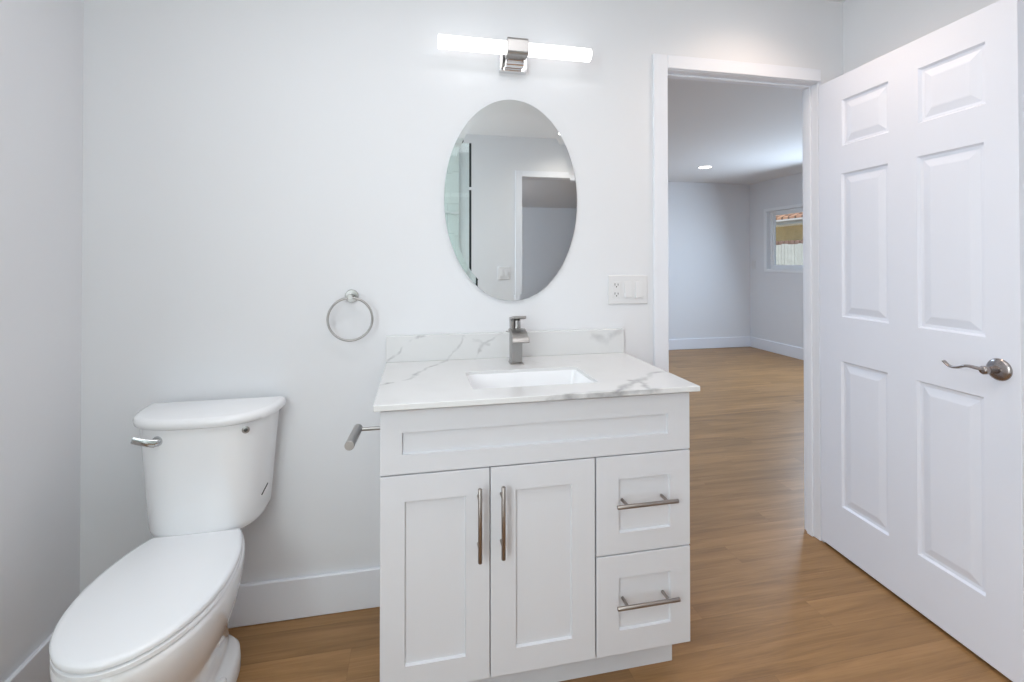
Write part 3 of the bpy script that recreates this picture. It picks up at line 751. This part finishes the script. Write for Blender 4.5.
# bowl: rim, body, narrowing to a pedestal, foot; one continuous surface
def bowl_ring(z, hw, yfr, ybk, yc, hb=None, e=2.2, n=72):
    """outline with half width hw at yc, front at yfr, back at ybk with squarer corners"""
    pts = []
    for k in range(n):
        t = 2 * PI * k / n; c, s = math.cos(t), math.sin(t)
        if s >= 0:  # front
            x = hw * (1 if c > 0 else -1) * abs(c) ** (2 / 2.1); y = yc - (yc - yfr) * abs(s) ** (2 / 2.1)
        else:
            ee = 3.4 if hb is None else hb
            x = hw * (1 if c > 0 else -1) * abs(c) ** (2 / ee); y = yc + (ybk - yc) * abs(s) ** (2 / ee)
        pts.append((TX + x, y, z))
    return pts
bm = bmesh.new()
B = [(.4035, .160, -.668, -.07, -.42, 2.0), (.400, .166, -.675, -.065, -.42, 2.0), (.385, .168, -.678, -.062, -.42, 2.0), (.355, .166, -.672, -.062, -.42, 2.0), (.31, .157, -.650, -.065, -.41, 2.0),
     (.26, .141, -.612, -.070, -.39, 2.1), (.21, .122, -.570, -.080, -.37, 2.2), (.16, .104, -.535, -.09, -.35, 2.4), (.11, .092, -.515, -.095, -.33, 2.6), (.075, .088, -.508, -.10, -.32, 2.8),
     (.062, .092, -.512, -.105, -.32, 3.0), (.054, .112, -.525, -.105, -.31, 3.0), (.045, .122, -.532, -.103, -.31, 3.2), (.015, .125, -.536, -.102, -.31, 3.2), (.0, .125, -.536, -.102, -.31, 3.2)]
loft(bm, [bowl_ring(z, hw, yf_, yk, yc, hb) for z, hw, yf_, yk, yc, hb in B])
link('bowl', bm, PORC, tl, smooth=True, angle=75)
bm = bmesh.new(); box(bm, TX - .09, TX + .09, -.165, -.09, .402, .4145)
link('tank_gasket', bm, GREYD, tl, bevel=.004)
bm = bmesh.new()
bm.free()
for s in (-1, 1):
    bm = bmesh.new(); lathe(bm, (TX + s * .106, -.30, .046), (0, 0, 1), [(0, .012), (.008, .012), (.015, .008), (.017, .003)], 20)
    link('bolt_cap', bm, PORC, tl, smooth=True)

# ------------------------------------------------------------------ shower, seen in the mirror
sh = thing('shower_screen', 'clear frameless glass shower screen with black edge seals, seen in the mirror', 'shower screen', (-.2, -2.0, 0))
link('glass_panel', bx(XL + .002, .528, -2.005, -1.997, .012, 2.22), SHOWERG, sh)
bm = bmesh.new(); box(bm, .529, .546, -2.007, -1.995, .012, 1.84); 
link('edge_seal', bm, BLACK, sh)
bm = bmesh.new(); box(bm, .529, .546, -2.007, -1.995, 1.865, 2.22)
link('edge_seal', bm, BLACK, sh)
bm = bmesh.new(); cyl(bm, (.465, -1.992, 2.235), (.465, -2.012, 2.235), .018, 20)
link('clamp', bm, BLACK, sh)
SHT = brick_like('shower_tile', (0.74, 0.77, 0.76), (0.70, 0.74, 0.73), (0.6, 0.62, 0.62), 1, .6, .3, .2, .004, rot=(PI / 2, 0, 0))
struct(link('wall_shower', bx(XL + .0, .50, YB, YB + .012, 0, H0), SHT))
bm = bmesh.new(); box(bm, .25, .50, YB + .012, YB + .05, 1.70, 1.72)
tag(link('shower_shelf', bm, PLAST, bevel=.003), 'narrow white ledge on the shower wall, seen in the mirror', 'shelf')

# ------------------------------------------------------------------ outside the bedroom window
struct(link('ground', bx(5.1, 16, -2, 14, -.12, -.05), GROUND))
fn = thing('fence', 'pale weathered board fence outside the bedroom window', 'fence', (7.5, 6.2, -.05))
bm = bmesh.new(); y = 3.0; random.seed(3)
while y < 9.0:
    w_ = .085
    bm_d = random.uniform(-.004, .004)
    box(bm, 7.5 + bm_d, 7.52 + bm_d, y, y + w_ - .012, -.05, 1.60 + random.uniform(-.008, .008)); y += w_
link('fence_boards', bm, FENCEM, fn)
link('fence_rail', bx(7.521, 7.56, 3.0, 9.0, 1.3, 1.39), FENCEM, fn)
bm = bmesh.new(); y = 3.05
while y < 9.0:
    lathe(bm, (7.62, y, 1.60), (0, 0, 1), [(0, .06), (.04, .062), (.075, .04), (.082, .01)], 12); y += .14
link('clay_cap_row', bm, CLAY, fn, smooth=True)
link('cap_wall', bx(7.56, 7.68, 3.0, 9.0, -.05, 1.60), CLAY, fn)
hs = thing('neighbour_house', 'ochre stucco house with clay tile roof beyond the fence', 'house', (10, 8, -.05))
link('house_wall', bx(10.0, 14, 4, 13, -.05, 2.25), STUCCO, hs)
link('fascia', bx(9.55, 9.60, 3.6, 13.4, 2.205, 2.335), FASCIA, hs, bevel=.004)
bm = bmesh.new(); box(bm, 9.60, 10.0, 3.6, 13.4, 2.20, 2.215); link('soffit', bm, FASCIA, hs)
bm = bmesh.new(); cyl(bm, (9.51, 3.6, 2.30), (9.51, 13.4, 2.30), .035, 16); link('gutter', bm, GREYD, hs, smooth=True)
bm = bmesh.new(); vs = [(9.50, 3.5, 2.34), (9.50, 13.5, 2.34), (12, 13.5, 3.55), (12, 3.5, 3.55)]
loft(bm, [vs, [(x, y, z + .06) for x, y, z in vs]], cap=True); link('tile_roof', bm, ROOFT, hs)
